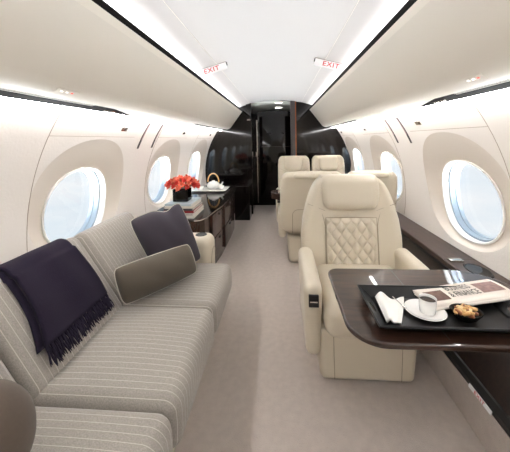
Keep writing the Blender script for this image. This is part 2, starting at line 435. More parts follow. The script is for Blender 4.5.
MB().box(-.375, -.355, 5.335, 5.36, .05, 1.62).build('door_edge_trim', M['chrome'], dr, smooth=False)
MB().rb((-.39, 5.34, .98), (.03, .03, .10), .01, 2, 2).build('door_handle', M['chrome'], dr)
MB().box(-.30, .26, 5.337, 5.345, 1.115, 1.120).build('panel_joint', M['greypost'], dr, smooth=False)

# ------------------------------------------------------------------ overhead bins
for s_, side_name in ((-1, 'left'), (1, 'right')):
    P = lambda pts: [(s_ * a, b) for a, b in pts]
    root = empty('overhead_bin', (s_ * .75, 0, 1.43), label='long cream overhead stowage bin along the %s side above the %s' % (side_name, 'striped sofa' if s_ < 0 else 'cream seats and table'), cat='overhead bin')
    root['group'] = 'overhead bins'
    lc = (-s_ * .75, 0, -1.43)
    MB().prism(P([(.566, 1.722), (.745, 1.485), (.80, 1.455), (.835, 1.455), (.88, 1.50), (.90, 1.62), (.74, 1.742), (.575, 1.742)]), Y0, Y1 - .005).build('body', M['bin_low'], root, lc, smooth=False)
    edges = [Y0, -1.0, .30, 1.60, 2.90, 4.745]
    for a, b in zip(edges, edges[1:]):
        mb = MB()
        face = [(.556, 1.729), (.605, 1.678), (.66, 1.613), (.70, 1.558), (.728, 1.516), (.743, 1.490)]
        back = [(x + .012, z + .008) for x, z in reversed(face)]
        mb.prism(P(face + back), a + .0012, b - .0012).build('bin_door', M['bin'], root, lc, sharp=30)
    low = [(.745, 1.485), (.765, 1.462), (.79, 1.446), (.815, 1.438), (.834, 1.436), (.838, 1.442), (.836, 1.462), (.80, 1.47), (.76, 1.485)]
    lp = MB().prism(P(low), Y0, Y1 - .006).build('lower_panel', M['bin_low'], root, lc, sharp=30)
    MB().prism(P([(.556, 1.7295), (.5465, 1.752), (.552, 1.756), (.575, 1.745), (.575, 1.735)]), Y0, Y1 - .006).build('edge_trim', M['psu'], root, lc, smooth=False)
    MB().box(*sorted((s_ * .60, s_ * .64)), Y0, Y1 - .01, 1.743, 1.750).build('cove_light', M['strip'], root, lc, smooth=False)
    # indicator plate with three small lamps
    for yy in (1.07 + (.03 if s_ > 0 else 0),):
        n_ = Vector((-s_ * .55, 0, -.84)).normalized(); cen = Vector((s_ * .772, yy, 1.4555)) + n_ * .001
        f_ = frame(cen, (0, 1, 0), Vector((0, 1, 0)).cross(n_))
        pl = MB().rb((0, 0, 0), (.11, .03, .003), .0014, 2, 2).xf(f_).build('indicator_plate', M['bin_low'], root, lc)
        for k, (dx, mm) in enumerate(((-.028 * -s_, 'ledwhite'), (0, 'ledwhite'), (.026 * -s_, 'ledred'))):
            MB().rb((dx * 1.0, .0, -.0025 if False else .0), (.012, .006, .006), .002, 2, 2).xf(f_).build('indicator_lamp', M[mm], pl)

# ------------------------------------------------------------------ exit signs
for s_ in (-1, 1):
    a, b = Vector((s_ * .36, 0, 1.862)), Vector((s_ * .56, 0, 1.808)); yy = 2.22
    nm = 'left' if s_ < 0 else 'right'
    root = empty('exit_sign', (s_ * .46, yy, 1.845), label='small EXIT sign hanging under the %s slope of the ceiling' % nm, cat='exit sign', group='exit signs')
    L_ = lambda mb: mb.xf(Matrix.Translation((-s_ * .46, -yy, -1.845)))
    xd = (b - a) * s_; o_ = (a + b) / 2
    f_ = frame(o_ + Vector((0, yy, -.028)), xd, (0, 0, 1))
    L_(MB().rb((0, 0, 0), (.25, .054, .006), .0025, 2, 2).xf(f_)).build('plate', M['signwhite'], root)
    L_(MB().rb((0, .027, 0), (.256, .004, .010), .0015, 2, 2).xf(f_)).build('mounting_bar', M['chrome'], root)
    L_(MB().rb((-s_ * .128, .010, 0), (.008, .028, .012), .003, 2, 2).xf(f_)).build('end_clip', M['blackmatte'], root)
    m_ = Matrix.Translation((-s_ * .46, -yy, -1.845)) @ f_ @ Matrix.Translation((0, -.001, .0036))
    text_mesh('lettering', 'EXIT', .050, M['red'], root, m_, sx=1.15, bold=.0003)

# ------------------------------------------------------------------ right side ledge
root = empty('side_ledge', (1.0, 0, 0), label='dark walnut side ledge running along the right wall under the windows', cat='ledge')
lc = (-1.0, 0, 0)
MB().prism([(.862, 0), (.862, .17), (.90, .17), (.90, 0)], Y0, Y1 - .01).build('carpeted_kick', M['carpet'], root, lc, smooth=False)
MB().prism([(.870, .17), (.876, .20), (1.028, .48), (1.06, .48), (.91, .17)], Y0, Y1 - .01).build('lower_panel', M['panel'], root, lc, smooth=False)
MB().prism([(.866, .168), (.862, .200), (.874, .222), (.884, .222), (.884, .168)], Y0, Y1 - .01).build('frame_rail', M['blackmatte'], root, lc, smooth=False)
MB().prism([(1.012, .475), (1.012, .492), (1.05, .492), (1.05, .475)], Y0, Y1 - .01).build('upper_rail', M['blackmatte'], root, lc, smooth=False)
edges = [Y0, -.4, .92, 1.72, 3.0, 4.735]
for a, b in zip(edges, edges[1:]):
    MB().prism([(1.02, .492), (1.02, .518), (1.025, .522), (1.199, .522), (1.196, .492)], a + .0012, b - .0012).build('ledge_top', M['wood2'], root, lc, smooth=False)
# recessed cup holder with a chrome lid
mb = MB()
cp_ = [(.0, -.03), (.038, -.03), (.040, .0), (.046, .003), (.048, .001)]
ch = MB().lathe([(0, .0015), (.040, .0018), (.050, .003), (.054, .0)], (1.12, 1.58, .522), 28, 1, 1.7).build('cup_holder', M['black'], root, lc)
MB().tube([(1.12 + .050 * math.cos(t), 1.58 + .078 * math.sin(t), .5235) for t in [2 * PI * k / 32 for k in range(32)]], .0025, 8, True).build('rim', M['blackmatte'], ch)
MB().rb((1.075, 1.70, .527), (.075, .04, .010), .004, 3, 2).build('lid', M['chrome'], ch)
# low evacuation sign on the frame rail
sg = empty('floor_exit_sign', (.862, 1.16, .184), label='narrow white low level sign plate with red EXIT lettering on the black lower rail', cat='exit sign', group=None)
f_ = frame((-.006, 0, 0), (0, -1, 0), (0.25, 0, 1))
MB().rb((0, 0, 0), (.13, .017, .004), .0015, 2, 2).xf(f_).build('plate', M['signwhite'], sg)
text_mesh('lettering', 'EXIT', .019, M['red'], sg, f_ @ Matrix.Translation((0, 0, .0022)), sx=1.4)

# ------------------------------------------------------------------ seats
def make_seat(w=1.0, quilt=True, label='', cat='seat', group='', pitch=.15, arms=(1, 1), front=True, square=False, pedx=0.0):
    root = empty('lounge_seat', label=label, cat=cat, group=group)
    Lm = M['leather']
    MB().rb((pedx, -.17, .15), (.49 * w, .47, .285), .03, 4, 3, warp=lambda p: (p[0] * (1 + .05 * p[2] / .15), p[1], p[2])).build('pedestal', Lm, root)
    for sx in (-1, 1):
        MB().tube([(pedx + sx * .165 * w, -.4055, .02), (pedx + sx * .168 * w, -.4065, .15), (pedx + sx * .17 * w, -.4055, .285)], .0018, 6).build('seam', M['leather_seam'], root)
    def cw(p):
        t = (1 - min(1, (p[0] / (.25 * w)) ** 2)) * (1 - min(1, (p[1] / .27) ** 2))
        return (p[0], p[1], p[2] + .02 * t * (1 if p[2] > 0 else 0))
    MB().rb((0, -.24, .365), (.50 * w, .52, .165), .055, 8, 4, warp=cw).build('seat_cushion', Lm, root)
    HW = [(.36, .29), (.45, .318), (.60, .322), (.72, .308), (.80, .287), (.88, .262), (.93, .238), (.97, .21), (1.0, .18)]
    if square: HW = [(.36, .29), (.45, .318), (.60, .322), (.86, .318), (.94, .308), (1.0, .285)]
    def hw(z):
        z = max(.36, min(1.0, z))
        for (a, b), (c, d) in zip(HW, HW[1:]):
            if z <= c: return b + (d - b) * (z - a) / (c - a)
        return .18
    zc, hz = .68, .32
    def bw(p):
        z = zc + p[2]; k = hw(z) / .32 * w; x = p[0] * k
        u = min(1, abs(p[0]) / .32)
        y = p[1] + (z - .42) * pitch
        if p[1] < 0: y += .045 * (1 - u ** 2.4) * (1 if z < .95 else max(0, (1 - z) / .05)) - .012
        return (x, y, p[2])
    MB().rb((0, .07, zc), (.64, .17, .64), .06, 14, 4, warp=bw).build('backrest', Lm, root)
    yf = lambda z: .07 - .085 + (z - .42) * pitch + .033   # centre front face
    # inset panel
    if quilt:
        x0, z0, z1 = .163 * w, .40, .73; ncol = 5.0; nrow = 3.7
        def qf(u, v):
            x = (u * 2 - 1) * x0; z = z0 + (z1 - z0) * v
            a = u * ncol; b = v * nrow
            p = abs(math.sin(PI * (a + b) / 1)) ; q = abs(math.sin(PI * (a - b) / 1))
            e = min(1, 10 * min(u, 1 - u, v, 1 - v))
            uu = abs(x) / .32
            return (x, yf(z) - .045 * (0 - uu ** 2.4) * -1 - .004 - .019 * (p * q) ** .5 * e, z)
        MB().grid(qf, 100, 110).build('quilted_panel', Lm, root, sharp=70)
        b_ = [(-x0, z0), (-x0, z1), (x0, z1), (x0, z0)]
        MB().tube([(x, yf(z) - .006 - .045 * (abs(x) / .32) ** 2.4, z) for x, z in [(-x0, z0 + (z1 - z0) * i / 8) for i in range(9)] + [(x0 * (i / 6 * 2 - 1), z1) for i in range(1, 7)] + [(x0, z1 - (z1 - z0) * i / 8) for i in range(1, 9)]], .0026, 6).build('panel_piping', M['leather_seam'], root)
    else:
        MB().rb((0, yf(.585) + .0, .585), (.32 * w, .03, .30), .013, 4, 3, warp=lambda p: (p[0], p[1] + p[2] * pitch, p[2])).build('back_pad', Lm, root)
    # headrest pillow wrapping over the top
    def hwp(p):
        u = p[0] / (.19 * w)
        return (p[0] * (1 - .10 * max(0, -p[2]) / .11), p[1] + p[2] * pitch + (.012 * u * u if p[1] < 0 else 0), p[2] - .006 * u * u + (.01 * (1 - u * u) if p[2] < -.08 else 0) * -1)
    MB().rb((0, yf(.90) + .010, .897), (.385 * w, .13, .215), .045, 8, 4, warp=hwp).build('headrest', Lm, root)
    MB().rb((0, .09 + .09, .975), (.37 * w, .17, .052), .025, 6, 3, warp=lambda p: (p[0], p[1], p[2] - .25 * max(0, p[1]) * .4)).build('headrest_strap', Lm, root)
    if quilt:
        for sx in (-1, 1):
            MB().tube([(sx * (.168 + .03 * max(0, (z - .70) / .09)), yf(z) - .001 - .045 * ((.168 + .03 * max(0, (z - .70) / .09)) / .32) ** 2.4, z) for z in [.40 + .40 * i / 10 for i in range(11)]], .0018, 5).build('bolster_seam', M['leather_seam'], root)
    # rear shell pocket
    zt, xb = .62, .20 * w
    pts = [(-xb, .36), (-xb, zt - .06)] + [(-xb + .06 - .06 * math.cos(t), zt - .06 + .06 * math.sin(t)) for t in [PI / 2 * i / 6 for i in range(1, 7)]]
    pts = pts + [(-x, z) for x, z in reversed(pts)]
    MB().tube([(x, .155 + (z - .42) * pitch + .001, z) for x, z in pts], .003, 6).build('rear_pocket', M['leather_seam'], root)
    # diagonal shoulder seams
    for sx in (-1, 1):
        MB().tube([(sx * (.165 + .115 * t) * w, yf(.76) + .004 - .045 * ((.165 + .115 * t) / .32) ** 2.4 - .004 + pitch * (.03 * t), .775 + .05 * t) for t in [i / 6 for i in range(7)]], .0016, 5).build('shoulder_seam', M['leather_seam'], root)
    for sx, on in ((-1, arms[0]), (1, arms[1])):
        if not on: continue
        hz2 = .235
        def aw(p, sx=sx):
            k = 1 - .22 * (.5 - p[2] / .40); x = p[0] * k
            return (x, p[1] * (1 - .06 * (.5 - p[2] / .40)), p[2] - .035 * max(0, (-p[1]) / .24) ** 2 * (1 if p[2] > 0 else 0))
        arm = MB().rb((sx * .302 * w, -.205, .350 if sx < 0 else .405), (.095, .49, .40 if sx < 0 else .29), .042, 8, 4, warp=aw).build('armrest', Lm, root)
        if sx < 0 and front:
            cpn = MB().rb((sx * .302 * w, -.449, .455), (.050, .014, .062), .004, 2, 2).build('control_panel', M['blackmatte'], arm)
            MB().box(sx * .302 * w - .019, sx * .302 * w + .019, -.4580, -.4565, .450, .456).build('control_button', M['chrome'], cpn, smooth=False)
    return root
G_ = 'cream lounge seats'
s = make_seat(1.0, True, 'large cream leather seat with diamond quilted back behind the tray table, facing the camera', 'seat', G_, pedx=-.03)
s.location = (.520, 1.815, 0)
s = make_seat(.96, False, square=True, label='cream leather seat seen from behind, directly behind the quilted seat and next to the aisle', cat='seat', group=G_)
s.location = (.365, 2.87, 0); s.rotation_euler = (0, 0, PI); s.scale = (1, 1, .935)
s = make_seat(.72, False, square=True, label='cream leather seat seen from behind, against the right wall by the second window', cat='seat', group=G_, arms=(0, 0), pedx=.13)
s.location = (.915, 2.87, 0); s.rotation_euler = (0, 0, PI); s.scale = (1, 1, .935)
s = make_seat(.74, False, square=True, label='farthest cream leather seat on the aisle side, facing the camera before the black bulkhead', cat='seat', group=G_, arms=(1, 1))
s.location = (.265, 4.12, 0)
s = make_seat(.74, False, square=True, label='farthest cream leather seat on the wall side, facing the camera before the black bulkhead', cat='seat', group=G_, arms=(0, 0), pedx=-.08)
s.location = (.765, 4.12, 0)

# small conference table between the facing seats
root = empty('conference_table', (.45, 3.48, 0), label='dark walnut table between the two far rows of cream seats, rounded end in aisle', cat='table')
pts = [(.55, -.16), (.55, .16)] + [(-.36 + .15 * math.cos(t), .16 * math.sin(t)) for t in [PI / 2 + PI * i / 12 for i in range(13)]]
MB().prism(pts, .535, .61, 'z').build('tabletop', M['wood'], root, bevel=.006)
MB().rb((.0, 0, .267), (.10, .16, .535), .03, 3, 3).build('pedestal', M['leather'], root)

# ------------------------------------------------------------------ foreground table
root = empty('fold_out_table', (.60, 1.03, 0), label='high gloss dark walnut table slab with rounded corners in front of the quilted seat', cat='table')
def corner(cx, cy, r, a0, a1, n=8): return [(cx + r * math.cos(a0 + (a1 - a0) * i / n), cy + r * math.sin(a0 + (a1 - a0) * i / n)) for i in range(n + 1)]
out = [(.96, .815)] + [(.96, 1.16), (.93, 1.22), (.87, 1.27), (.82, 1.285)] + corner(.318, 1.235, .05, PI / 2, PI) + corner(.372, .912, .105, PI + .05, 1.5 * PI - .02)
out = out + [(.70, .810)]
MB().prism([(x - .60, y - 1.03) for x, y in out], .640, .660, 'z').build('tabletop', M['wood'], root, bevel=.006)
MB().box(.545 - .60, .549 - .60, .83 - 1.03, 1.28 - 1.03, .6598, .6603).build('leaf_joint', M['blackmatte'], root, smooth=False)
for yy in (-.14, .14):
    MB().box(.20, .46, yy - .03, yy + .03, .625, .640).box(.33, .46, yy - .03, yy + .03, .522, .626).build('support_bracket', M['blackmatte'], root, smooth=False)

# tray -----------------------------------------------------------
TZ = .661
tr = empty('serving_tray', (.59, .98, TZ), label='black rectangular serving tray with flared rim and oval handle cutouts lying on the walnut table', cat='tray')
X0, X1, Ya, Yb = .385, .79, .868, 1.035     # floor
XO0, XO1, YO0, YO1 = .350, .845, .830, 1.066  # rim
zf, zr = .664, .694
lc = (-.59, -.98, -TZ)
MB().box(X0, X1, Ya, Yb, TZ + .0005, zf).build('tray_floor', M['tray'], tr, lc, smooth=False)
def wallq(p0, p1, q0, q1, nm, hole=False):
    A, B, C_, D = [Vector(p) for p in (p0, p1, q1, q0)]   # bottom p0-p1, top q0-q1
    def P_(u, v): return (A * (1 - u) + B * u) * (1 - v) + (D * (1 - u) + C_ * u) * v
    mb = MB()
    if not hole: mb.grid(lambda u, v: P_(u, v), 2, 2)
    else:
        n = 32; v = []
        for k in range(n):
            t = 2 * PI * k / n; c, s_ = math.cos(t), math.sin(t); q = max(abs(c), abs(s_)); v.append(P_(.5 + .5 * c / q, .5 + .5 * s_ / q))
        for k in range(n):
            t = 2 * PI * k / n; v.append(P_(.5 + .14 * math.cos(t), .52 + .26 * math.sin(t)))
        mb.add(v, [(k, (k + 1) % n, n + (k + 1) % n, n + k) for k in range(n)])
    mb.build(nm, M['tray'], tr, lc, smooth=False, solid=.005)
wallq((X0, Ya, zf), (X1, Ya, zf), (XO0, YO0, zr), (XO1, YO0, zr), 'tray_side')
wallq((X0, Yb, zf), (X1, Yb, zf), (XO0, YO1, zr), (XO1, YO1, zr), 'tray_side')
wallq((X0, Ya, zf), (X0, Yb, zf), (XO0, YO0, zr), (XO0, YO1, zr), 'tray_end', True)
wallq((X1, Ya, zf), (X1, Yb, zf), (XO1, YO0, zr), (XO1, YO1, zr), 'tray_end', True)
MB().tube([(XO0, YO0, zr), ((XO0 + XO1) / 2, YO0, zr), (XO1, YO0, zr), (XO1, .98, zr), (XO1, YO1, zr), ((XO0 + XO1) / 2, YO1, zr), (XO0, YO1, zr), (XO0, .98, zr)], .004, 8, True).build('rim_bead', M['tray'], tr, lc)

# cup, saucer
cx, cy = .536, .950
sa = MB().lathe([(0, .0035), (.034, .003), (.052, .009), (.061, .0135), (.0625, .0125), (.052, .005), (.030, .0), (0, .0)], n=40).build('saucer', M['china'], loc=(cx, cy, zf + .0005))
tag(sa, 'round white china saucer under the coffee cup on the black tray', 'saucer')
cu = MB().lathe([(0, 0), (.0225, 0), (.0250, .003), (.0268, .027), (.0280, .050), (.0284, .052), (.0260, .050), (.0250, .025), (.020, .006), (0, .005)], n=36).build('coffee_cup', M['china'], loc=(cx + .008, cy, zf + .0042))
tag(cu, 'small white china cup of black coffee standing on the saucer', 'cup')
MB().lathe([(0, .043), (.0256, .043)], n=30).build('coffee', M['coffee'], cu); cu.rotation_euler = (0, 0, 1.2); cu.scale = (.94, .94, .94)
MB().tube([(.0255 + .017 * math.sin(t), .012 * math.sin(t), .032 - .016 * math.cos(t)) for t in [PI * i / 10 for i in range(11)]], .0028, 8).build('handle', M['china'], cu)

# bowl and nuts
bx, by = .648, .922
def bowl_w(mb): return mb
bo = MB().lathe([(0, 0), (.022, 0), (.032, .008), (.044, .024), (.047, .029), (.0445, .027), (.034, .014), (0, .006)], n=4 * 8, sx=1, sy=.85).build('nut_bowl', M['bowl'], loc=(bx, by, zf + .0005))
tag(bo, 'small dark silver bowl heaped with mixed nuts, right of the coffee cup', 'bowl')
for i in range(30):
    r_ = .036 * math.sqrt(random.random()); t = random.random() * 2 * PI
    nm = M[random.choice(['nut1', 'nut1', 'nut2', 'nut3'])]
    mb = MB().rb((0, 0, 0), (.023, .013, .010), .005, 2, 3, warp=lambda p: (p[0], p[1] * (1 - 25 * abs(p[0])) + 8 * p[0] ** 2, p[2]))
    mb.xf(Matrix.Rotation(random.random() * 6, 4, 'Z') @ Matrix.Rotation(random.uniform(-.5, .5), 4, 'Y'))
    o = mb.build('nut', nm, loc=(bx + r_ * math.cos(t), by + .82 * r_ * math.sin(t), zf + .027 + .011 * (1 - r_ / .038) + random.uniform(-.002, .002)))
    tag(o, 'mixed nut heaped in the small dark silver bowl', 'nut', 'nuts in the silver bowl')

# napkin: folded rolled cone shape
def nap(u, v):
    # v 0 front point -> 1 back ; u across
    y = .885 + .140 * v; wl = .022 + .030 * v; cxn = .412 + .040 * v
    x = cxn + (u - .5) * 2 * wl
    h = .005 + (.012 + .006 * v) * math.exp(-((u - .22) / .18) ** 2) + .002 * math.exp(-((u - .75) / .15) ** 2)
    yy = y + .010 * v ** 4 * math.sin(u * 8)
    return (x - .455, yy - .95, max(h, .003))
npk = MB().grid(nap, 30, 24)
o = npk.build('napkin', M['linen'], loc=(.455, .95, zf), solid=.004); tag(o, 'folded white linen napkin at the left end of the black tray', 'napkin')
sp = empty('teaspoon', (.466, .985, zf + .006), label='little silver teaspoon lying on the white napkin', cat='spoon'); sp.scale = (.65, .65, .8)
MB().tube([(-.012, .048, .014), (-.004, .022, .012), (.004, 0, .009), (.010, -.022, .007)], [.0032, .0018, .0016, .0022], 8).build('handle', M['chrome'], sp)
MB().rb((.014, -.036, .007), (.017, .026, .005), .0024, 4, 3, warp=lambda p: (p[0] * (1 - .2 * abs(p[1]) / .013), p[1], p[2] + 30 * (p[0] ** 2 + p[1] ** 2) * .3)).build('bowl', M['chrome'], sp)

# newspaper -------------------------------------------------------
nx0, nx1 = .545, .885
A_ = Vector((.562, .950, 0)); B_ = Vector((.858, 1.005, 0)); xd = (B_ - A_).normalized(); yd = Vector((-xd.y, xd.x, 0))
Wn, Hn = .312, .115
org = A_ + Vector((0, 0, 0))
def newsz(s_, t): return .682 + .018 * s_ / .335 + .007 * max(0, math.sin(PI * min(1, max(0, t) / Hn))) ** .6
nroot = empty('newspaper', (org.x, org.y, .69), label='folded newspaper headed BUSINESS & FINANCE resting across the back of the black tray', cat='newspaper')
def npnt(s_, t, dz=0):
    p = org + xd * s_ + yd * t; return (p.x - org.x, p.y - org.y, newsz(s_, t) + dz - .69)
for k, (dz, ex) in enumerate(((0, 0), (-.005, -.006), (-.010, .004))):
    MB().grid(lambda u, v: npnt(u * (Wn + ex), v * Hn, dz), 20, 10).build('folded_sheet', M['paper'], nroot, solid=.003)
MB().tube([npnt(Wn * i / 10, -.001, -.004) for i in range(11)], .0050, 8).build('fold', M['paper'], nroot)
MB().grid(lambda u, v: npnt(.016 + .070 * u, .022 + .055 * v, .0022), 6, 4).build('printed_photo', M['photo1'], nroot)
MB().grid(lambda u, v: npnt(.215 + .085 * u, .030 + .06 * v, .0022), 6, 4).build('printed_photo', M['photo2'], nroot)
def wrap_text(body, size, s0, t0, sx, bold=0.0, name='headline'):
    m_ = Matrix.Identity(4); o = text_mesh(name, body, size, M['ink'], nroot, m_, sx=sx, extrude=.0002, bold=bold)
    for v in o.data.vertices:
        q = npnt(s0 + v.co.x, t0 + v.co.y, .0034); v.co = (q[0], q[1], q[2])
wrap_text('BUSINESS', .038, .150, .076, .60, .0002); wrap_text('& FINANCE', .038, .150, .040, .58, .0002)
wrap_text('WEEKEND REVIEW', .008, .07, .092, .9, 0, 'small_line') if False else None

# ------------------------------------------------------------------ sofa
sofa = empty('striped_sofa', (-.7, 1.1, 0), label='long grey pinstriped wool three seat sofa along the left wall', cat='sofa')
lc = (.7, -1.1, 0)
cy_ = [(.27, .850), (.855, 1.410), (1.415, 1.940)]
def zfix(cn, s1, r, n, warp): return MB().rb(cn, s1, r, n, 4, warp)
for i, (a, b) in enumerate(cy_):
    hx, hy = .275, (b - a) / 2
    def sw(p, hx=hx, hy=hy):
        u, v = p[0] / hx, p[1] / hy
        z = p[2] + (.016 * (1 - u * u) * (1 - v * v) if p[2] > 0 else 0)
        x = p[0] + (.008 * (1 - (p[2] / .1) ** 2) if p[0] > 0 else 0)
        return (x, p[1], z)
    MB().rb((-.566, (a + b) / 2, .295), (hx * 2, b - a - .002, .20), .05, 10, 5, sw).build('seat_cushion', M['stripe'], sofa, lc, sharp=70)
    tl = math.atan2(.23, .36); Hh = .48
    def bwp(p, hy=hy):
        v = p[1] / hy
        return (p[0] + (.018 * (1 - v * v) * (1 - (p[2] / .26) ** 2) if p[0] > 0 else 0), p[1], p[2])
    mb = MB().rb((-.065, 0, Hh / 2), (.13, b - a - .002, Hh), .045, 10, 5, bwp)
    mb.xf(Matrix.Translation((-.757, (a + b) / 2, .375)) @ Matrix.Rotation(-tl, 4, 'Y'))
    mb.build('back_cushion', M['stripe'], sofa, lc, sharp=70)
MB().prism([(-.38, 0), (-.345, .20), (-1.05, .20), (-1.05, 0)], .20, 2.0).build('base', M['sofabase'], sofa, lc, smooth=False)
MB().prism([(-.80, .20), (-.80, .36), (-1.10, .68), (-1.175, .68), (-1.15, .20)], .24, 1.95).build('back_frame', M['sofabase'], sofa, lc, smooth=False)
# far armrest in cream leather with cup holder
def aw2(p): return (p[0], p[1], p[2])
arm = MB().rb((-.755, 2.045, .275), (.62, .20, .55), .06, 6, 5, aw2).build('armrest', M['leather'], sofa, lc)
arm['label'] = 'cream leather far armrest with cup holder'
MB().lathe([(0, .002), (.034, .002), (.040, .004), (.043, .001)], (-.535, 2.05, .549), 28).build('cup_holder', M['blackmatte'], arm)
MB().tube([(-.4425, 2.045 + .07 * math.cos(t), .36 + .10 * math.sin(t)) for t in [PI * i / 12 for i in range(13)]], .002, 6).build('seam', M['leather_seam'], arm)
# near armrest in brown suede
def naw(p): return (p[0], p[1], p[2])
na = MB().rb((-.755, .15, .275), (.62, .20, .55), .06, 6, 5, naw).build('armrest', M['leather'], sofa, lc)
bo_ = MB().rb((0, 0, 0), (.40, .27, .27), .13, 6, 7).build('bolster', M['taupe'], loc=(-.745, .560, .540)); tag(bo_, 'rounded brown suede bolster lying on the near end of the striped sofa', 'bolster')

# throw blanket
nF = Vector((.835, 0, .549)); tl = math.atan2(.23, .36); up_ = Vector((-math.sin(tl), 0, math.cos(tl)))
base_p = Vector((-.757, 0, .375))
def back_path(s_):
    """s_ metres from the lower edge of the blanket up the cushion, over the top and down behind"""
    s0 = .135; Lf = .48 - .055 - s0
    off = .013
    if s_ < Lf: return base_p + up_ * (s0 + s_) + nF * (off + .018 * (1 - ((s0 + s_ - .25) / .26) ** 2))
    a = (s_ - Lf) / (.055 + off)
    c = base_p + up_ * (.48 - .055) - nF * .055
    if a < PI / 2: return c + (nF * math.cos(a) + up_ * math.sin(a)) * (.055 + off)
    d = s_ - Lf - (.055 + off) * PI / 2
    if d < .02: return c + up_ * (.055 + off) - nF * d
    a2 = (d - .02) / (.055 + off)
    c2 = c - nF * .02
    if a2 < PI / 2: return c2 + (up_ * math.cos(a2) - nF * math.sin(a2)) * (.055 + off)
    e = d - .02 - (.055 + off) * PI / 2
    return c2 - nF * (.055 + off) - up_ * e
def bl_pt(u, v, lift=0.0):
    S = .56; s_ = v * S
    yl = .935 + .06 * min(1, v / .6) + .012 * math.sin(v * 7); yr = 1.305 + .005 * min(1, v / .6) + .006 * math.sin(v * 9)
    y = yl + (yr - yl) * u
    p = back_path(s_ - .0) + nF * (.003 * math.sin(u * 11 + v * 3) + lift)
    return (p.x, y, p.z)
bk = empty('throw_blanket', (-.9, 1.15, .45), label='dark navy cashmere throw with fringe draped over the back of the sofa', cat='blanket')
bl_c = (.9, -1.15, -.45)
MB().grid(lambda u, v: bl_pt(u, v, .003), 40, 50).build('cloth', M['navy'], bk, bl_c, solid=.014, bevel=0)
MB().grid(lambda u, v: (lambda p: (p[0] - .006, p[1] - .022, p[2] - .004))(bl_pt(u * .5, v, -.004)), 14, 40).build('folded_layer', M['navy'], bk, bl_c, solid=.008)
fr = MB()
for i in range(130):
    u = (i + .5) / 130 + random.uniform(-.006, .006); p0 = Vector(bl_pt(min(1, max(0, u)), 0, .004))
    ln = random.uniform(.058, .082); sl = random.uniform(-.016, .014) - .006; pts = []
    for k in range(6):
        t = k / 5; q = p0 - up_ * (ln * t) + Vector((0, sl * t, 0)) + nF * (.004 * math.sin(t * 4 + i) + .003 * t - .001)
        pts.append(q)
    fr.tube(pts, [.0030, .0036, .003, .0034, .0028, .0012], 5)
o = fr.build('fringe', M['navy'], bk, bl_c); o['kind'] = 'stuff'

# pillows
def pillow(name, TL, TR, BR, BL, th, m, label, piped, notch=0.0, lab2=None):
    TL, TR, BR, BL = map(Vector, (TL, TR, BR, BL)); c = (TL + TR + BR + BL) / 4
    n_ = ((TR - TL).cross(TL - BL)).normalized()
    root = empty(name, c, label=label, cat='pillow'); 
    def edge(u, v):
        uu, vv = u * 2 - 1, v * 2 - 1
        k_ = .045 * (uu * vv) ** 6; x = .5 + .5 * uu * (1 + .03 * (1 - vv * vv) - k_); y = .5 + .5 * vv * (1 + .03 * (1 - uu * uu) - k_)
        if notch and vv > 0: y -= notch * math.exp(-((uu - .35) / .30) ** 2) * vv
        return (BL * (1 - x) + BR * x) * (1 - y) + (TL * (1 - x) + TR * x) * y - c
    def side(sg):
        def fn(u, v):
            uu, vv = u * 2 - 1, v * 2 - 1
            h = max(0, (1 - uu ** 2) * (1 - vv ** 2)) ** .58
            wr = .05 * math.sin(uu * 7 + vv * 3) * h * h
            return edge(u, v) + n_ * sg * th * (h * (1 + wr))
        return fn
    mb = MB(); mb.grid(side(1), 28, 28); mb.grid(side(-1), 28, 28)
    body = mb.build('cover', m, root, sharp=80)
    bd = [edge(i / 16, 0) for i in range(16)] + [edge(1, i / 16) for i in range(16)] + [edge(1 - i / 16, 1) for i in range(16)] + [edge(0, 1 - i / 16) for i in range(16)]
    MB().tube(bd, .0030, 7, True).build('piping', M['piping'], root)
    return root
pillow('throw_pillow', (-.86, 1.63, .778), (-.625, 1.87, .835), (-.495, 1.91, .425), (-.700, 1.67, .410), .115, M['pilldark'],
       'square slate grey scatter pillow with notched top leaning in the far sofa corner', True, .08)
pillow('lumbar_pillow', (-.79, 1.345, .610), (-.505, 1.665, .625), (-.460, 1.68, .440), (-.735, 1.335, .425), .088, M['pilltaupe'],
       'long olive taupe lumbar pillow with pale piping lying in front of the slate pillow', True)

# ------------------------------------------------------------------ left credenza with drawers
cz = .56
cr = empty('credenza', (-.85, 3.2, 0), label='low dark walnut credenza with gloss top and drawers beyond the sofa on the left', cat='cabinet')
lc = (.85, -3.2, 0)
outl = [(-1.19, 2.40), (-.70, 2.40), (-.645, 2.42), (-.615, 2.50), (-.605, 2.62), (-.585, 2.80), (-.56, 3.00), (-.56, 3.6), (-.58, 3.95), (-.62, 4.20), (-.66, 4.32), (-1.19, 4.32)]
inner = [(-.99, 2.43), (-.70, 2.43), (-.665, 2.445), (-.635, 2.51), (-.625, 2.62), (-.605, 2.80), (-.59, 3.00), (-.59, 3.6), (-.605, 3.95), (-.64, 4.18), (-.68, 4.30), (-.99, 4.30)]
MB().prism(inner, .0, cz - .022, 'z').build('body', M['wood3'], cr, lc, smooth=False)
MB().prism(outl, cz - .020, cz, 'z').build('gloss_top', M['black'], cr, lc, smooth=False, bevel=.003)
MB().tube([(x, y, cz - .010) for x, y in outl[1:11]], .0055, 8).build('edge_trim', M['chrome'], cr, lc)
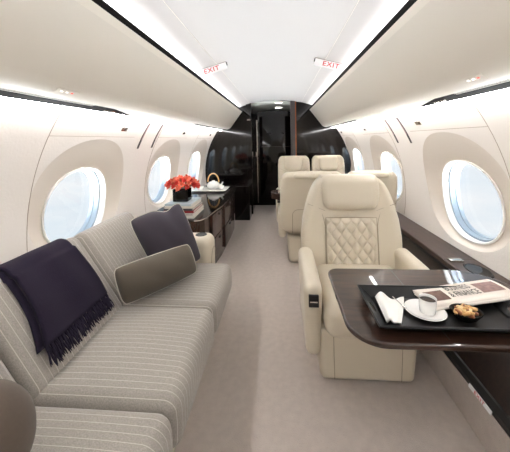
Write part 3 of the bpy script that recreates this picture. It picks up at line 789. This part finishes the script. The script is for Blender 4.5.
for (a, b) in ((2.66, 3.10), (3.12, 3.62)):
    for (z0, z1) in ((.04, .275), (.285, .525)):
        xx = -.607 if a < 3 else -.585
        d = MB().rb((xx, (a + b) / 2, (z0 + z1) / 2), (.03, b - a - .01, z1 - z0), .006, 3, 2, warp=(lambda p: (p[0] + p[1] * (.03 if a < 3 else 0), p[1], p[2]))).build('drawer', M['wood3'], cr, lc)
        MB().rb((xx + .019, (a + b) / 2 + .06, z1 - .045), (.014, .05, .022), .005, 2, 2).build('handle', M['blackmatte'], d)

# stack of books on the credenza
covers = [(222, 218, 208), (196, 190, 178), (150, 30, 38), (70, 68, 70), (214, 206, 192), (186, 200, 204)]
labs = ['large cream book at the bottom of the stack on the credenza', 'pale stone book, second from the bottom of the stack', 'red jacketed book in the middle of the stack on the credenza',
        'dark grey book, fourth from the bottom of the stack', 'ivory book directly beneath the topmost one', 'pale blue book on top of the stack, under the flower vase']
z = cz + .001
for i, (c, lb) in enumerate(zip(covers, labs)):
    t = [.024, .020, .020, .018, .020, .018][i]; bw_, bd_ = .29 - .008 * i, .36 - .012 * i
    rz = [.02, -.03, .03, -.01, .02, -.04][i]
    rt = empty('book', (-.86, 2.62, z), rz, lb, 'book', 'stack of books under the vase')
    cm = mat('book_cover', c, .45)
    mb = MB().box(-bw_ / 2, bw_ / 2, -bd_ / 2, bd_ / 2, 0, .003).box(-bw_ / 2, bw_ / 2, -bd_ / 2, bd_ / 2, t - .003, t).box(-bw_ / 2, bw_ / 2, -bd_ / 2, -bd_ / 2 + .003, 0, t)
    mb.build('cover', cm, rt, smooth=False)
    MB().box(-bw_ / 2 + .004, bw_ / 2 - .004, -bd_ / 2 + .003, bd_ / 2 - .004, .003, t - .003).build('pages', M['paper'], rt, smooth=False)
    z += t + .0006
vz = z + .0005
# vase and flowers
vx, vy = -.875, 2.62
va = MB().rb((0, 0, .06), (.145, .13, .12), .010, 3, 3).build('flower_vase', M['black'], loc=(vx, vy, vz)); tag(va, 'square black vase of coral flowers standing on the stack of books', 'vase')
MB().box(-.055, .055, -.048, .048, .1195, .1208).build('water', M['blackmatte'], va, smooth=False)
def bloom(m):
    mb = MB()
    for k in range(6):
        a = k * PI / 3 + (.15 if k % 2 else 0); op = .55 if k % 2 else .8
        def pf(u, v):
            w_ = .0125 * max(0, math.sin(PI * min(1, .12 + .88 * v))) ** .7 * (u * 2 - 1); r_ = .004 + .040 * op * v ** 1.3; zz = .045 * v - .014 * v ** 3 + .1 * abs(w_) * .6
            return (r_ * math.cos(a) - w_ * math.sin(a), r_ * math.sin(a) + w_ * math.cos(a), zz)
        mb.grid(pf, 4, 6)
    return mb
prot = []
for k, mm in enumerate(('petal', 'petal2')):
    o = bloom(M[mm]).build('coral_flower', M[mm], loc=(0, 0, -5), solid=.0015)
    MB().tube([(0, 0, .004), (0, 0, -.07)], .002, 5).build('stem', M['stem'], o); prot.append(o)
GA = PI * (3 - math.sqrt(5)); used = set()
NFL = 38
for i in range(NFL):
    ph = math.acos(1 - 1.08 * (i + .5) / NFL); th_ = GA * i
    d = Vector((math.sin(ph) * math.cos(th_), math.sin(ph) * math.sin(th_), math.cos(ph)))
    k = 0 if random.random() < .5 else 1
    o = prot[k] if k not in used else copy_tree(prot[k]); used.add(k)
    o.location = Vector((vx, vy, vz + .140)) + Vector((d.x * .135, d.y * .10, d.z * .065)) * random.uniform(.82, 1.08)
    o.rotation_euler = d.to_track_quat('Z', 'Y').to_euler()
    s_ = random.uniform(.85, 1.25); o.scale = (s_, s_, s_)
    tag(o, 'coral red blossom in the bouquet of the black vase', 'flower', 'coral flowers in the black vase')

# white platter with teapot and cups
wt = MB().rb((0, 0, .011), (.44, .34, .022), .009, 4, 3, warp=lambda p: (p[0] * (1 + .12 * (p[2] / .011)), p[1] * (1 + .12 * (p[2] / .011)), p[2])).build('platter', M['china'], loc=(-.91, 3.88, cz + .001)); tag(wt, 'white rectangular platter under the teapot on the gloss credenza', 'platter')
tp = empty('teapot', (-.87, 3.86, cz + .024), label='white teapot with tall golden hoop handle on the white platter', cat='teapot'); tp.scale = (1.2, 1.2, 1.15)
MB().lathe([(0, 0), (.045, 0), (.07, .02), (.078, .045), (.066, .072), (.04, .088), (.02, .092), (.018, .10), (0, .104)], n=30).build('body', M['china'], tp)
MB().tube([(.065 * math.cos(t), 0, .085 + .10 * math.sin(t)) for t in [PI * i / 16 for i in range(17)]], .0075, 8).build('hoop_handle', M['gold'], tp)
MB().tube([(.065, -.01, .035), (.10, -.02, .055), (.118, -.025, .085)], [.016, .011, .008], 10).build('spout', M['china'], tp)
for i, (x, y) in enumerate(((-1.03, 3.80), (-.755, 3.84))):
    c_ = MB().lathe([(0, 0), (.022, 0), (.036, .02), (.040, .045), (.038, .045), (.032, .02), (0, .006)], n=22).build('tea_cup', M['china'], loc=(x, y, cz + .024))
    tag(c_, 'small white cup on the platter %s of the teapot' % ('on the window side' if i == 0 else 'on the aisle side'), 'cup', 'cups beside the teapot')
